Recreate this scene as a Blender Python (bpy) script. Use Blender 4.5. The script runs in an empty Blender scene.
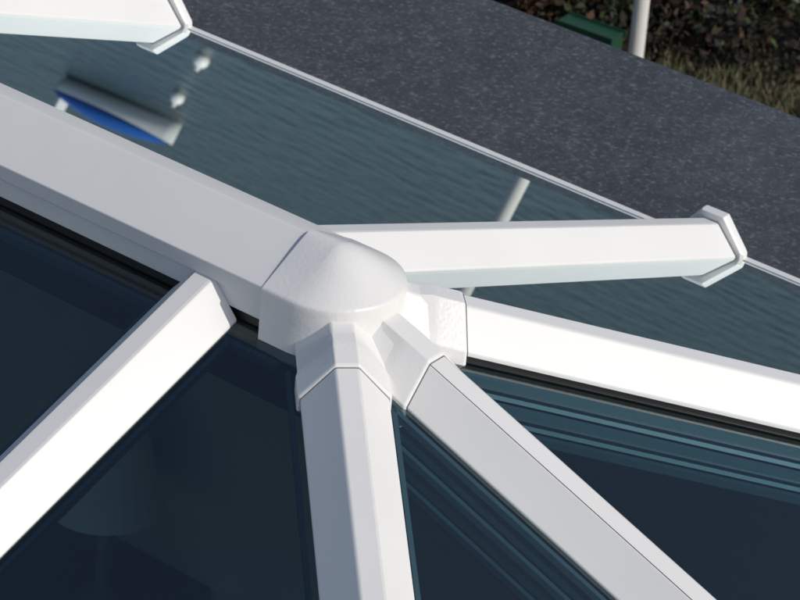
import bpy, bmesh, math, random
import numpy as np
from mathutils import Vector, Matrix
random.seed(7)
R2=math.sqrt(.5)
# solved camera pose and lantern dimensions (metres)
cx,cy,cz,yaw,pit,roll,f,z0,m,te,sp,wb,hc,wt,rw,pz,re,rz=[2.20533,-2.88028,2.04255,0.62824,0.51909,0.08226,3007.57773,0.01089,0.36771,1.31125,1.33054,0.06049,0.0565,0.01421,0.0965,0.04747,-0.15836,0.05324]
MEM=-.621;ROOFE=2.063

# ---------- helpers ----------
def mat(name,base,rough=.5,noise=None,bump=None,spec=.5,metal=0,coat=0):
    mt=bpy.data.materials.new(name);mt.use_nodes=True;nt=mt.node_tree;b=nt.nodes['Principled BSDF']
    b.inputs['Base Color'].default_value=(*base,1);b.inputs['Roughness'].default_value=rough
    b.inputs['Specular IOR Level'].default_value=spec;b.inputs['Metallic'].default_value=metal;b.inputs['Coat Weight'].default_value=coat
    tc=nt.nodes.new('ShaderNodeTexCoord')
    if noise:
        sc,c2,lo,hi=noise
        n=nt.nodes.new('ShaderNodeTexNoise');n.inputs['Scale'].default_value=sc;n.inputs['Detail'].default_value=8
        nt.links.new(tc.outputs['Object'],n.inputs['Vector'])
        cr=nt.nodes.new('ShaderNodeValToRGB');cr.color_ramp.elements[0].position=lo;cr.color_ramp.elements[1].position=hi
        cr.color_ramp.elements[0].color=(*base,1);cr.color_ramp.elements[1].color=(*c2,1)
        nt.links.new(n.outputs['Fac'],cr.inputs['Fac']);nt.links.new(cr.outputs['Color'],b.inputs['Base Color'])
    if bump:
        sc,st,di=bump
        n=nt.nodes.new('ShaderNodeTexNoise');n.inputs['Scale'].default_value=sc;n.inputs['Detail'].default_value=4
        nt.links.new(tc.outputs['Object'],n.inputs['Vector'])
        bp=nt.nodes.new('ShaderNodeBump');bp.inputs['Strength'].default_value=st;bp.inputs['Distance'].default_value=di
        nt.links.new(n.outputs['Fac'],bp.inputs['Height']);nt.links.new(bp.outputs['Normal'],b.inputs['Normal'])
    return mt
def link(name,me,m_,parent=None,smooth=False,bev=0):
    o=bpy.data.objects.new(name,me);bpy.context.scene.collection.objects.link(o)
    if m_: 
        for q in (m_ if isinstance(m_,list) else [m_]): me.materials.append(q)
    if parent:o.parent=parent
    if smooth:
        for pl in me.polygons:pl.use_smooth=True
    if bev:
        b=o.modifiers.new('bev','BEVEL');b.width=bev;b.segments=3;b.limit_method='ANGLE';b.angle_limit=math.radians(20)
        b.harden_normals=True
        for pl in me.polygons:pl.use_smooth=True
    return o
def mesh(name,vs,fs,m_,parent=None,fix=True,**k):
    me=bpy.data.meshes.new(name);me.from_pydata([tuple(v) for v in vs],[],fs);me.update()
    if fix:
        bm=bmesh.new();bm.from_mesh(me);bmesh.ops.recalc_face_normals(bm,faces=bm.faces);bm.to_mesh(me);bm.free()
    return link(name,me,m_,parent,**k)
def empty(name):
    o=bpy.data.objects.new(name,None);bpy.context.scene.collection.objects.link(o);return o
def boxg(x0,x1,y0,y1,z0_,z1_):
    vs=[(x,y,z) for z in(z0_,z1_) for y in(y0,y1) for x in(x0,x1)]
    return vs,[(0,2,3,1),(4,5,7,6),(0,1,5,4),(2,6,7,3),(0,4,6,2),(1,3,7,5)]
def box(name,x0,x1,y0,y1,za,zb,m_,parent=None,**k):
    v,fc=boxg(x0,x1,y0,y1,za,zb);return mesh(name,v,fc,m_,parent,**k)
def loft(name,rings,m_,parent=None,cap=True,**k):
    vs=[];fs=[];n=len(rings[0])
    for r_ in rings:vs+=r_
    for i in range(len(rings)-1):
        for j in range(n):
            a=i*n+j;b=i*n+(j+1)%n;fs.append((a,b,b+n,a+n))
    if cap:
        fs.append(tuple(range(n)));fs.append(tuple(range((len(rings)-1)*n,len(rings)*n)))
    return mesh(name,vs,fs,m_,parent,**k)

# ---------- materials ----------
white=mat('white_powder_coat',(.76,.76,.76),.42,noise=(7,(.73,.73,.725),.4,.8),bump=(900,.08,.001),spec=.45)
bossm=mat('white_moulded_plastic',(.77,.77,.765),.30,noise=(14,(.735,.735,.73),.45,.8),bump=(150,.26,.0018),spec=.5)
black=mat('black_gasket',(.012,.012,.013),.5)
seal=mat('grey_joint_seal',(.16,.165,.17),.6)
silver=mat('spacer_bar',(.20,.26,.27),.5,metal=.2)
innerm=mat('inner_rafter_paint',(.045,.055,.06),.5)
def glass(name,tint,k):
    mt=bpy.data.materials.new(name);mt.use_nodes=True;nt=mt.node_tree;nt.nodes.clear()
    o=nt.nodes.new('ShaderNodeOutputMaterial');mx=nt.nodes.new('ShaderNodeMixShader')
    tr=nt.nodes.new('ShaderNodeBsdfTransparent');tr.inputs[0].default_value=(*tint,1)
    gl=nt.nodes.new('ShaderNodeBsdfGlossy');gl.inputs['Roughness'].default_value=.002;gl.inputs['Color'].default_value=(.9,.99,1,1)
    fr=nt.nodes.new('ShaderNodeFresnel');fr.inputs['IOR'].default_value=1.5
    mu=nt.nodes.new('ShaderNodeMath');mu.operation='MULTIPLY';mu.inputs[1].default_value=k;mu.use_clamp=True
    tc=nt.nodes.new('ShaderNodeTexCoord');n=nt.nodes.new('ShaderNodeTexNoise');n.inputs['Scale'].default_value=2.;n.inputs['Detail'].default_value=0
    bp=nt.nodes.new('ShaderNodeBump');bp.inputs['Strength'].default_value=.02;bp.inputs['Distance'].default_value=.003
    nt.links.new(tc.outputs['Object'],n.inputs['Vector']);nt.links.new(n.outputs['Fac'],bp.inputs['Height']);nt.links.new(bp.outputs['Normal'],gl.inputs['Normal'])
    nt.links.new(fr.outputs[0],mu.inputs[0]);nt.links.new(mu.outputs[0],mx.inputs[0]);nt.links.new(tr.outputs[0],mx.inputs[1]);nt.links.new(gl.outputs[0],mx.inputs[2]);nt.links.new(mx.outputs[0],o.inputs[0])
    return mt
glo=glass('solar_glass_outer',(.50,.65,.72),2.4);gli=glass('glass_inner',(.85,.94,.94),.7)

# ---------- lantern ----------
lan=empty('roof_lantern')
RL=re-3*sp+(re)
PROF=[(-wb,-hc),(-wb,-hc+.007),(-wt-.003,-.0015),(-wt,0),(wt,0),(wt+.003,-.0015),(wb,-hc+.007),(wb,-hc)]
def ring(o,u,n,d,zz,prof):
    return [(o[0]+u[0]*d+n[0]*s,o[1]+u[1]*d+n[1]*s,zz+h) for s,h in prof]
def rafter(o,u,slope,d0,d1,hip,label):
    n=(-u[1],u[0]); zz=lambda d:z0-slope*d
    loft(label+'_cap',[ring(o,u,n,d0,zz(d0),PROF),ring(o,u,n,d1,zz(d1),PROF)],white,lan,bev=.0018)
    gd=.078 if hip else .056
    gp=[(-wb+.006,-gd),(-wb+.006,-hc+.002),(wb-.006,-hc+.002),(wb-.006,-gd)]
    loft(label+'_gasket',[ring(o,u,n,d0,zz(d0),gp),ring(o,u,n,d1-.002,zz(d1-.002),gp)],black,lan)
    ip=[(-.028,-.125),(-.034,-.084),(.034,-.084),(.028,-.125)]
    loft(label+'_inner_bar',[ring(o,u,n,d0,zz(d0),ip),ring(o,u,n,d1-.04,zz(d1-.04),ip)],innerm,lan)
    e=1.2
    ep=[(-wb*e,-hc-.03),(-wb*e,-hc+.016),(-wt*1.7,.02),(wt*1.7,.02),(wb*e,-hc+.016),(wb*e,-hc-.03)]
    ep2=[(s*.93,h*.93) for s,h in ep]
    loft(label+'_end_cap',[ring(o,u,n,d1-.012,zz(d1),ep2),ring(o,u,n,d1-.006,zz(d1),ep),ring(o,u,n,d1+.006,zz(d1),ep),ring(o,u,n,d1+.010,zz(d1),ep2)],white,lan,bev=.0015)
    gp2=[(s*1.015,h+.0008) for s,h in PROF]
    loft(label+'_end_seal',[ring(o,u,n,d1-.0150,zz(d1-.0150),gp2),ring(o,u,n,d1-.0118,zz(d1-.0118),gp2)],seal,lan)
x=re
while x>RL-re-.01:
    rafter((x,0),(0,1),m,rw-.006,te,False,'rafter');rafter((x,0),(0,-1),m,rw-.006,te,False,'rafter');x-=sp
for o,s in(((0,0),1),((RL,0),-1)):
    rafter(o,(s,0),m,.08,te,False,'end_rafter')
    for t in(1,-1): rafter(o,(s*R2,t*R2),m*R2,.08,te/R2,True,'hip_rafter')
rp=[(-rw+.006,-rz-.004),(-rw+.006,-.026),(-rw,-.024),(-rw,0),(-.004,pz-.001),(0,pz),(.004,pz-.001),(rw,0),(rw,-.024),(rw-.006,-.026),(rw-.006,-rz-.004)]
loft('ridge_cap',[[(xx,s,h) for s,h in rp] for xx in(-.02,RL+.02)],white,lan,bev=.0018)
gp=[(-rw+.012,-rz-.03),(-rw+.012,-rz),(rw-.012,-rz),(rw-.012,-rz-.03)]
loft('ridge_gasket',[[(xx,s,h) for s,h in gp] for xx in(-.02,RL+.02)],black,lan)
box('ridge_inner_beam',RL,0,-.04,.04,-.22,-.092,innerm,lan)
def boss(ox,sgn):
    Lg=.05;Rb=.1;N=48
    def angs():
        pts=[(-Lg,-1,0),(-Lg*.75,-1,0),(-Lg*.5,-1,0),(-Lg*.25,-1,0)]
        for k in range(N+1):
            a=-math.pi/2+math.pi*k/N;pts.append((0,math.sin(a),math.cos(a)))
        pts+=[(-Lg*.25,1,0),(-Lg*.5,1,0),(-Lg*.75,1,0),(-Lg,1,0)];return pts
    H=pz+.005;K=30
    prof=[(1.03,-.094),(1.03,-.086),(1.008,-.078),(1.0,-.03),(1.0,-.008),(.998,-.004),(.992,-.001),(.984,.001)]
    rings=[[(ox+sgn*(a+Rb*q*c),b*Rb*q,h) for a,b,c in angs()] for q,h in prof]
    for k in range(1,K+1):
        t=1-k/K+.004*k/K;q=.984*t
        ring_=[]
        for a,b,c in angs():
            w_=c if c>1e-6 else 0
            lead=(a+Lg)/Lg
            e=.08+.14*lead+.16*w_
            g=(math.sqrt(1+e*e)-math.sqrt(t*t+e*e))/(math.sqrt(1+e*e)-e)
            ring_.append((ox+sgn*(a+Rb*q*c),b*Rb*q,.001+(H-.001)*g))
        rings.append(ring_)
    vs=[];fs=[];n=len(rings[0])
    for r_ in rings:vs+=r_
    for i in range(len(rings)-1):
        for j in range(n-1):fs.append((i*n+j,i*n+j+1,(i+1)*n+j+1,(i+1)*n+j))
    fs.append(tuple((len(rings)-1)*n+j for j in range(n)))
    fs.append(tuple([i*n for i in range(len(rings))]+[i*n+n-1 for i in range(len(rings)-1,-1,-1)]))
    o=mesh('ridge_end_boss',vs,fs,bossm,lan,smooth=True)
    es=o.modifiers.new('es','EDGE_SPLIT');es.split_angle=math.radians(60)
    for ang in(-45,0,45):
        u=(sgn*math.cos(math.radians(ang)),math.sin(math.radians(ang)));n_=(-u[1],u[0])
        sl=m if ang==0 else m*R2
        def PR(g,wf,topw,dn):
            return [(-(wb+g)*wf,-hc-.016),(-(wb+g)*wf,-hc+.009-dn*.3),(-(wt+.002)*topw,g-dn),((wt+.002)*topw,g-dn),((wb+g)*wf,-hc+.009-dn*.3),((wb+g)*wf,-hc-.016)]
        rg=[]
        for d,g,wf,tw,dn in((.085,.004,.62,1.0,.012 if ang else .004),(.103,.004,.72,1.0,.008 if ang else .001),(.135,.004,.95,1,.0),(.145,.004,1,1,0),(.180,.004,1,1,0),(.183,.002,.99,1,0)):
            rg.append(ring((ox,0),u,n_,d,z0-sl*d,PR(g,wf,tw,dn)))
        loft('boss_hood',rg,bossm,lan,bev=.0025)
        loft('joint_seal',[ring((ox,0),u,n_,d,z0-sl*d,[(s*1.008,h+.0005) for s,h in PROF]) for d in(.1832,.1846)],seal,lan)
    for a in(-72,-22,22,72):
        ca,sa=math.cos(math.radians(a)),math.sin(math.radians(a))
        P=[]
        for dd,rr in((.0,.0036),(.0018,.0036),(.0028,.0018)):
            P.append([(ox+sgn*((Rb*1.012+dd)*ca-math.cos(t)*rr*sa),(Rb*1.012+dd)*sa+math.cos(t)*rr*ca,-.066+math.sin(t)*rr) for t in [k*math.pi/6 for k in range(12)]])
        loft('screw',P,silver,lan)
boss(0,1);boss(RL,-1)
def roof(off,m_,nm,e=0):
    T=te+e;z1=z0+off;z2=z0-m*T+off
    a=(0,0,z1);b=(RL,0,z1)
    A=(T,T,z2);B=(T,-T,z2);C=(RL-T,-T,z2);D=(RL-T,T,z2)
    for vs in([a,A,D,b],[a,b,C,B],[a,B,A],[b,D,C]):
        mesh(nm,vs,[tuple(range(len(vs)))],m_,lan)
roof(-.053,glo,'glass_pane');roof(-.077,gli,'inner_glass_pane',-.01)
def spacer(o,u,d0,d1,lat):
    n=(-u[1],u[0])
    def zz(d,s):
        X=o[0]+u[0]*d+n[0]*s;Y=u[1]*d+n[1]*s
        q=max(abs(Y),(X if X>0 else (RL-X if X<RL else 0)))
        return z0-m*q-.065
    pr=lambda d:[(o[0]+u[0]*d+n[0]*s,o[1]+u[1]*d+n[1]*s,zz(d,s)+h) for s,h in((lat-.0035,-.006),(lat-.0035,.006),(lat+.0035,.006),(lat+.0035,-.006))]
    loft('glazing_spacer',[pr(d0),pr(d1)],silver,lan)
x=re
while x>RL-re-.01:
    for s in(1,-1):
        for l in(.07,-.07): spacer((x,0),(0,s),.115,te-.03,l)
    x-=sp
for o,sx in(((0,0),1),((RL,0),-1)):
    for l in(.07,-.07): spacer(o,(sx,0),.169,te-.03,l)
    for s in(1,-1):
        inner=-.07 if s*sx>0 else .07
        spacer(o,(sx*R2,s*R2),.169,te/R2-.1,inner); spacer(o,(sx*R2,s*R2),.10,te/R2-.1,-inner)
for l in(.117,-.117): spacer((0,0),(-1,0),0,-RL,l)
T=te;zg=z0-m*T-.053
for s in(1,-1):
    y0,y1=sorted((s*(T-.006),s*(T+.008)))
    box('eave_trim',RL-T-.008,T+.008,y0,y1,zg-.035,zg+.004,white,lan,bev=.001)
    y0,y1=sorted((s*(T-.06),s*(T-.0)))
    box('lantern_kerb',RL-T,T,y0,y1,MEM-.02,zg-.036,black,lan)
for a,b in((T-.005,T+.0085),(RL-T-.0085,RL-T+.005)):
    box('eave_trim',a,b,-T+.0065,T-.0065,zg-.0345,zg+.0045,white,lan,bev=.001)
for a,b in((T-.06,T-.001),(RL-T+.001,RL-T+.06)):
    box('lantern_kerb',a,b,-T+.061,T-.061,MEM-.02,zg-.0365,black,lan)

# ---------- house ----------
house=empty('house')
mem=bpy.data.materials.new('grey_roof_membrane');mem.use_nodes=True;nt=mem.node_tree;b=nt.nodes['Principled BSDF']
tc=nt.nodes.new('ShaderNodeTexCoord')
def nz(s,d=6,r_=.6):
    n=nt.nodes.new('ShaderNodeTexNoise');n.inputs['Scale'].default_value=s;n.inputs['Detail'].default_value=d;n.inputs['Roughness'].default_value=r_;nt.links.new(tc.outputs['Object'],n.inputs['Vector']);return n
def ramp(src,a,c0,b_,c1):
    cr=nt.nodes.new('ShaderNodeValToRGB');cr.color_ramp.elements[0].position=a;cr.color_ramp.elements[1].position=b_;cr.color_ramp.elements[0].color=(*c0,1);cr.color_ramp.elements[1].color=(*c1,1);nt.links.new(src,cr.inputs[0]);return cr
big=ramp(nz(1.6,3).outputs[0],.35,(.038,.049,.066),.7,(.070,.085,.107))
mid=ramp(nz(22,8,.8).outputs[0],.47,(0,0,0),.72,(.06,.067,.077))
fine=ramp(nz(85,4,.8).outputs[0],.54,(0,0,0),.62,(.14,.148,.16))
def addn(a,b__,k):
    ad=nt.nodes.new('ShaderNodeMixRGB');ad.blend_type='ADD';ad.inputs[0].default_value=k
    nt.links.new(a.outputs[0],ad.inputs[1]);nt.links.new(b__.outputs[0],ad.inputs[2]);return ad
nt.links.new(addn(addn(big,mid,1),fine,.9).outputs[0],b.inputs['Base Color'])
b.inputs['Roughness'].default_value=.6
bp=nt.nodes.new('ShaderNodeBump');bp.inputs['Strength'].default_value=1;bp.inputs['Distance'].default_value=.013;nt.links.new(nz(48,9,.8).outputs[0],bp.inputs['Height']);nt.links.new(bp.outputs[0],b.inputs['Normal'])
X0,X1,Y0,Y1=RL-te-3.5,4.5,-3.2,ROOFE
hx0,hx1,hy=RL-te+.05,te-.05,te-.05
for a,b_,c,d in((X0,X1,hy,Y1),(X0,X1,Y0,-hy),(X0,hx0,-hy,hy),(hx1,X1,-hy,hy)):
    box('flat_roof',a,b_,c,d,MEM-.22,MEM,mem,house)
brick=mat('render_wall',(.5,.49,.47),.85,noise=(3,(.44,.43,.4),.4,.7))
WT=MEM-.221
box('wall',X0+.15,X1-.15,Y1-.4,Y1-.12,-3.3,WT,brick,house)
box('wall',X0+.15,X0+.4,Y0+.4,Y1-.4,-3.3,WT,brick,house)
box('wall',X0+.15,-4.5,Y0+.12,Y0+.4,-3.3,WT,brick,house);box('wall',2.5,X1-.15,Y0+.12,Y0+.4,-3.3,WT,brick,house)  # unseen door gap between these walls, added to let daylight into the room
box('wall',-4.499,2.499,Y0+.12,Y0+.4,-1.05,WT,brick,house)
for xx in np.linspace(-4.45,2.4,6): box('added_door_frame',xx,xx+.06,Y0+.2,Y0+.27,-3.09,-1.051,white,house)  # frame posts for the added light opening
box('wall',X1-.4,X1-.15,Y0+.4,Y1-.4,-3.3,WT,brick,house)
fl=mat('oak_floor',(.3,.22,.15),.4,noise=(4,(.38,.28,.2),.4,.6))
box('floor',X0+.15,X1-.15,Y0+.12,Y1-.12,-3.29,-3.1,fl,house)
wm=mat('furniture_white',(.75,.75,.73),.5);sm=mat('armchair_fabric',(.4,.33,.28),.9,noise=(30,(.3,.24,.2),.4,.6));dk=mat('shelf_wood',(.25,.22,.19),.5)
tb=empty('dining_table')
rp_=lambda r_,z:[(-1.2+r_*math.cos(k*math.pi/16),.2+r_*math.sin(k*math.pi/16),z) for k in range(32)]
loft('table_top',[rp_(.5,-2.4),rp_(.5,-2.37)],wm,tb,bev=.005)
loft('pedestal',[rp_(.28,-3.1),rp_(.26,-3.07),rp_(.05,-3.02),rp_(.045,-2.402)],wm,tb)
for X,Y,an in((.6,-.4,-2),(1.2,.7,2.4),(-3,.2,2.6)):
    ch=empty('armchair')
    for nm,a,b_,c_,d_,e_,f_ in [('seat',-.33,.33,-.33,.33,-.42,0),('backrest',-.33,.33,.331,.46,-.42,.42),('armrest',-.46,-.331,-.33,.46,-.42,.2),('armrest',.331,.46,-.33,.46,-.42,.2)]:
        box(nm,a,b_,c_,d_,e_,f_,sm,ch,bev=.04)
    ch.location=(X,Y,-2.68);ch.rotation_euler=(0,0,an)
WY=Y1-.4
cb=empty('cabinet')
for i in range(3):
    xx=-3.1+i*.5
    box('carcass',xx,xx+.49,WY-.34,WY-.002,-3.1,-2.2,dk,cb);box('door',xx+.01,xx+.48,WY-.36,WY-.341,-3.05,-2.22,wm,cb,bev=.004)
box('worktop',-3.13,-1.58,WY-.38,WY-.001,-2.199,-2.165,dk,cb,bev=.004)
bw0=mat('lamp_shade_white',(.8,.8,.76),.7)
cyl=lambda r_,z,X,Y:[(X+r_*math.cos(k*math.pi/12),Y+r_*math.sin(k*math.pi/12),z) for k in range(24)]
for LX in(-1.75,):
    lp=empty('table_lamp')
    loft('shade',[cyl(.14,-1.9,LX,WY-.2),cyl(.09,-1.68,LX,WY-.2)],bw0,lp);loft('stem',[cyl(.07,-2.164,LX,WY-.2),cyl(.02,-2.13,LX,WY-.2),cyl(.015,-1.901,LX,WY-.2)],dk,lp)

# ---------- ground, water ----------
nh=np.array([-.6,.8])
N=90
def ax(i):
    t=(i/(N-1))*2-1;return math.copysign(abs(t)**4*3000+abs(t)*30,t)
vs=[];fs=[]
for j in range(N):
    for i in range(N):
        X=ax(i);Y=ax(j);s=X*nh[0]+Y*nh[1]
        k=min(max((s-17)/6,0),1);vs.append((X,Y,-3.3-2.2*k))
for j in range(N-1):
    for i in range(N-1):
        a=j*N+i;fs.append((a,a+1,a+N+1,a+N))
gm=mat('ground_earth',(.035,.028,.02),.95,noise=(3.1,(.10,.085,.05),.45,.65),bump=(12,.8,.05))
mesh('ground',vs,fs,gm,fix=False)
wat=mat('water',(.03,.055,.06),.3,bump=(2.2,1,.2))
wv=[]
for a,b_ in((16,-3000),(3500,-3000),(3500,3000),(16,3000)):
    wv.append((nh[0]*a-nh[1]*b_,nh[1]*a+nh[0]*b_,-4.0))
mesh('water',wv,[(0,1,2,3)],wat,fix=False)
lm=[mat('leaf_dark_green',(.025,.042,.016),.6),mat('leaf_brown',(.045,.028,.017),.7),mat('leaf_orange',(.10,.048,.022),.7),mat('leaf_green',(.045,.075,.022),.6),mat('twig_dark',(.012,.010,.009),.8)]
A0=np.array([-4.73,6.91,0]);A1=np.array([-3.61,8.15,0]);A2=np.array([-3.22,7.5,0]);A3=np.array([-4.48,6.58,0])
POST=np.array([-3.235,6.00,-3.3]);CR=np.array([-3.70,6.38])
rng=np.random.default_rng(3)
vs=[];fs=[];mi=[]
PK=[0,1,3,4,2,0,4,1]
for q in range(300):
    cu,cv=rng.uniform(-.9,1.9),rng.uniform(-.2,2.4);cr_=rng.uniform(.1,.34);chh=rng.uniform(.15,.55);ck=PK[rng.integers(0,8)]
    c=(A3*(1-cu)+A2*cu)*(1-cv)+(A0*(1-cu)+A1*cu)*cv
    dd=c[:2]-CR
    if np.linalg.norm(dd)<cr_+.16: continue
    for k in range(240):
        v=rng.normal(size=3);v/=np.linalg.norm(v);v*=rng.random()**.45
        P=np.array([c[0]+v[0]*cr_,c[1]+v[1]*cr_,-3.3+chh*.5+v[2]*chh*.55])
        a=rng.normal(size=3);a/=np.linalg.norm(a);b_=np.cross(a,rng.normal(size=3));b_/=np.linalg.norm(b_)
        s=rng.uniform(.007,.024);i=len(vs)
        vs+=[P-a*s*1.4,P+b_*s*.7,P+a*s*1.4,P-b_*s*.7];fs.append((i,i+1,i+2,i+3))
        mi.append(int(ck) if rng.random()<.7 else int(PK[rng.integers(0,8)]))
o=mesh('shrubs',vs,fs,lm,fix=False)
o.data.polygons.foreach_set('material_index',mi)
gm1=[mat('dry_grass',(.15,.125,.078),.8),mat('green_grass',(.075,.10,.04),.8)]
B3=np.array([-3.9,5.6,0]);B2=np.array([-1.9,7.5,0]);B1=np.array([-2.5,8.4,0]);B0=np.array([-3.75,7.25,0])
vs=[];fs=[];mi=[]
for k in range(16000):
    u_,v_=rng.random(),rng.random();P=(B0*(1-u_)+B1*u_)*(1-v_)+(B3*(1-u_)+B2*u_)*v_;P[2]=-3.3
    if rng.random()<.35 and u_<.3: continue
    h=rng.uniform(.03,.10);a=rng.uniform(0,6.28);w_=.007;d=np.array([math.cos(a),math.sin(a),0]);t=rng.normal(size=3)*.04
    i=len(vs);vs+=[P-d*w_,P+d*w_,P+np.array([t[0],t[1],h])];fs.append((i,i+1,i+2));mi.append(int(rng.random()<.35))
o=mesh('grass',vs,fs,gm1,fix=False);o.data.polygons.foreach_set('material_index',mi)
pr=lambda c,r_:[(c[0]+r_*math.cos(k*math.pi/12),c[1]+r_*math.sin(k*math.pi/12),c[2]) for k in range(24)]
post=empty('white_post')
wp=mat('white_post_paint',(.72,.72,.70),.5)
tp=POST+np.array([-.02,-.015,3.6])
loft('shaft',[pr(POST,.030),pr(tp,.028)],wp,post,smooth=False)
loft('cap',[pr(tp,.036),pr(tp+np.array([0,0,.03]),.034),pr(tp+np.array([0,0,.06]),.01)],wp,post)
loft('foot',[pr(POST,.08),pr(POST+np.array([0,0,.04]),.07)],wp,post)
cr_=empty('green_garden_crate');gr=mat('green_plastic',(.012,.06,.03),.5)
for nm,a,b_,c_,d_,e_,f_ in (('base',-.3,.3,-.2,.2,-.6,-.57),('side',-.3,.3,-.22,-.2,-.6,0),('side',-.3,.3,.2,.22,-.6,0),('end',-.32,-.3,-.22,.22,-.6,.0),('end',.3,.32,-.22,.22,-.6,.0),('rim',-.34,.34,-.245,-.221,-.04,.01),('rim',-.34,.34,.221,.245,-.04,.01),('lid',-.3,.3,-.2,.2,-.03,-.005)):
    box(nm,a,b_,c_,d_,e_,f_,gr,cr_)
cr_.location=(CR[0],CR[1],-2.90);cr_.rotation_euler=(0,0,.05);cr_.scale=(.40,.22,.66)
# boat
Lb=2.6
bt=empty('moored_boat');bw=mat('boat_hull_white',(.78,.78,.76),.35);bb=mat('boat_cover_blue',(.02,.13,.48),.6)
def sec(t): return .15*Lb*(1-max(0,(t-.45)/.55)**2.2)*(.86+.14*min(1,t*3))
H_=[];C_=[]
for k in range(15):
    t=k/14;hw=max(sec(t),.01);xx=(t-.5)*Lb;sh=.10*Lb+.03*Lb*t*t
    H_.append([(xx,-hw,sh),(xx,-hw*.8,.03*Lb),(xx,-hw*.3,-.02*Lb),(xx,hw*.3,-.02*Lb),(xx,hw*.8,.03*Lb),(xx,hw,sh)])
    hh=.07*Lb*math.sin(math.pi*min(1,.15+t*.85))
    C_.append([(xx,-hw*.97,sh+.004),(xx,-hw*.5,sh+hh*.8),(xx,0,sh+hh),(xx,hw*.5,sh+hh*.8),(xx,hw*.97,sh+.004)])
loft('hull',H_,bw,bt,smooth=True);loft('cover',C_,bb,bt,smooth=True)
box('outboard_motor',-.56*Lb,-.505*Lb,-.04*Lb,.04*Lb,-.02*Lb,.2*Lb,bw,bt,bev=.02)
bt.location=(-25.0,32.4,-4.0);bt.rotation_euler=(0,0,math.radians(-12))
rb=.1
for bx_,by_ in((-21.8,29.1),(-18.8,25.1)):
    by=empty('mooring_buoy')
    loft('float',[[(rb*math.sin(a)*math.cos(k*math.pi/10),rb*math.sin(a)*math.sin(k*math.pi/10),.5*rb-rb*math.cos(a)) for k in range(20)] for a in[math.pi*(i+.3)/12 for i in range(12)]],bw,by,smooth=True)
    loft('ring',[[(.03*math.cos(k*math.pi/6),.03*math.sin(k*math.pi/6),z) for k in range(12)] for z in(1.4*rb,1.9*rb)],bw,by)
    by.location=(bx_,by_,-4.0)

# ---------- camera ----------
cd=bpy.data.cameras.new('camera');co=bpy.data.objects.new('camera',cd);bpy.context.scene.collection.objects.link(co)
F=Vector((-math.sin(yaw)*math.cos(pit),math.cos(yaw)*math.cos(pit),-math.sin(pit)));Rt=Vector((math.cos(yaw),math.sin(yaw),0));U=Rt.cross(F)
R_=Rt*math.cos(roll)+U*math.sin(roll);U_=-Rt*math.sin(roll)+U*math.cos(roll)
M=Matrix((R_,U_,-F)).transposed().to_4x4();M.translation=Vector((cx,cy,cz));co.matrix_world=M
cd.sensor_width=36;cd.lens=f*36/800;cd.clip_start=.05;cd.clip_end=8000
cd.dof.use_dof=True;cd.dof.focus_distance=float(np.linalg.norm([cx,cy,cz]));cd.dof.aperture_fstop=20
bpy.context.scene.camera=co
# ---------- light ----------
el=math.radians(36);az=Vector((1,.05,0)).normalized()
sd=Vector((az.x*math.cos(el),az.y*math.cos(el),math.sin(el)))
l=bpy.data.lights.new('sun','SUN');l.energy=2.35;l.angle=math.radians(.5);l.color=(1,.955,.88)
lo=bpy.data.objects.new('sun',l);bpy.context.scene.collection.objects.link(lo);lo.rotation_euler=sd.to_track_quat('Z','Y').to_euler()
w=bpy.data.worlds.new('World');bpy.context.scene.world=w;w.use_nodes=True;nt=w.node_tree
sk=nt.nodes.new('ShaderNodeTexSky');sk.sky_type='NISHITA';sk.sun_disc=False;sk.sun_elevation=el;sk.sun_rotation=math.atan2(sd.x,sd.y);sk.dust_density=2
nt.links.new(sk.outputs[0],nt.nodes['Background'].inputs[0]);nt.nodes['Background'].inputs[1].default_value=.09
s=bpy.context.scene;s.view_settings.view_transform='Standard';s.view_settings.look='None';s.view_settings.exposure=0
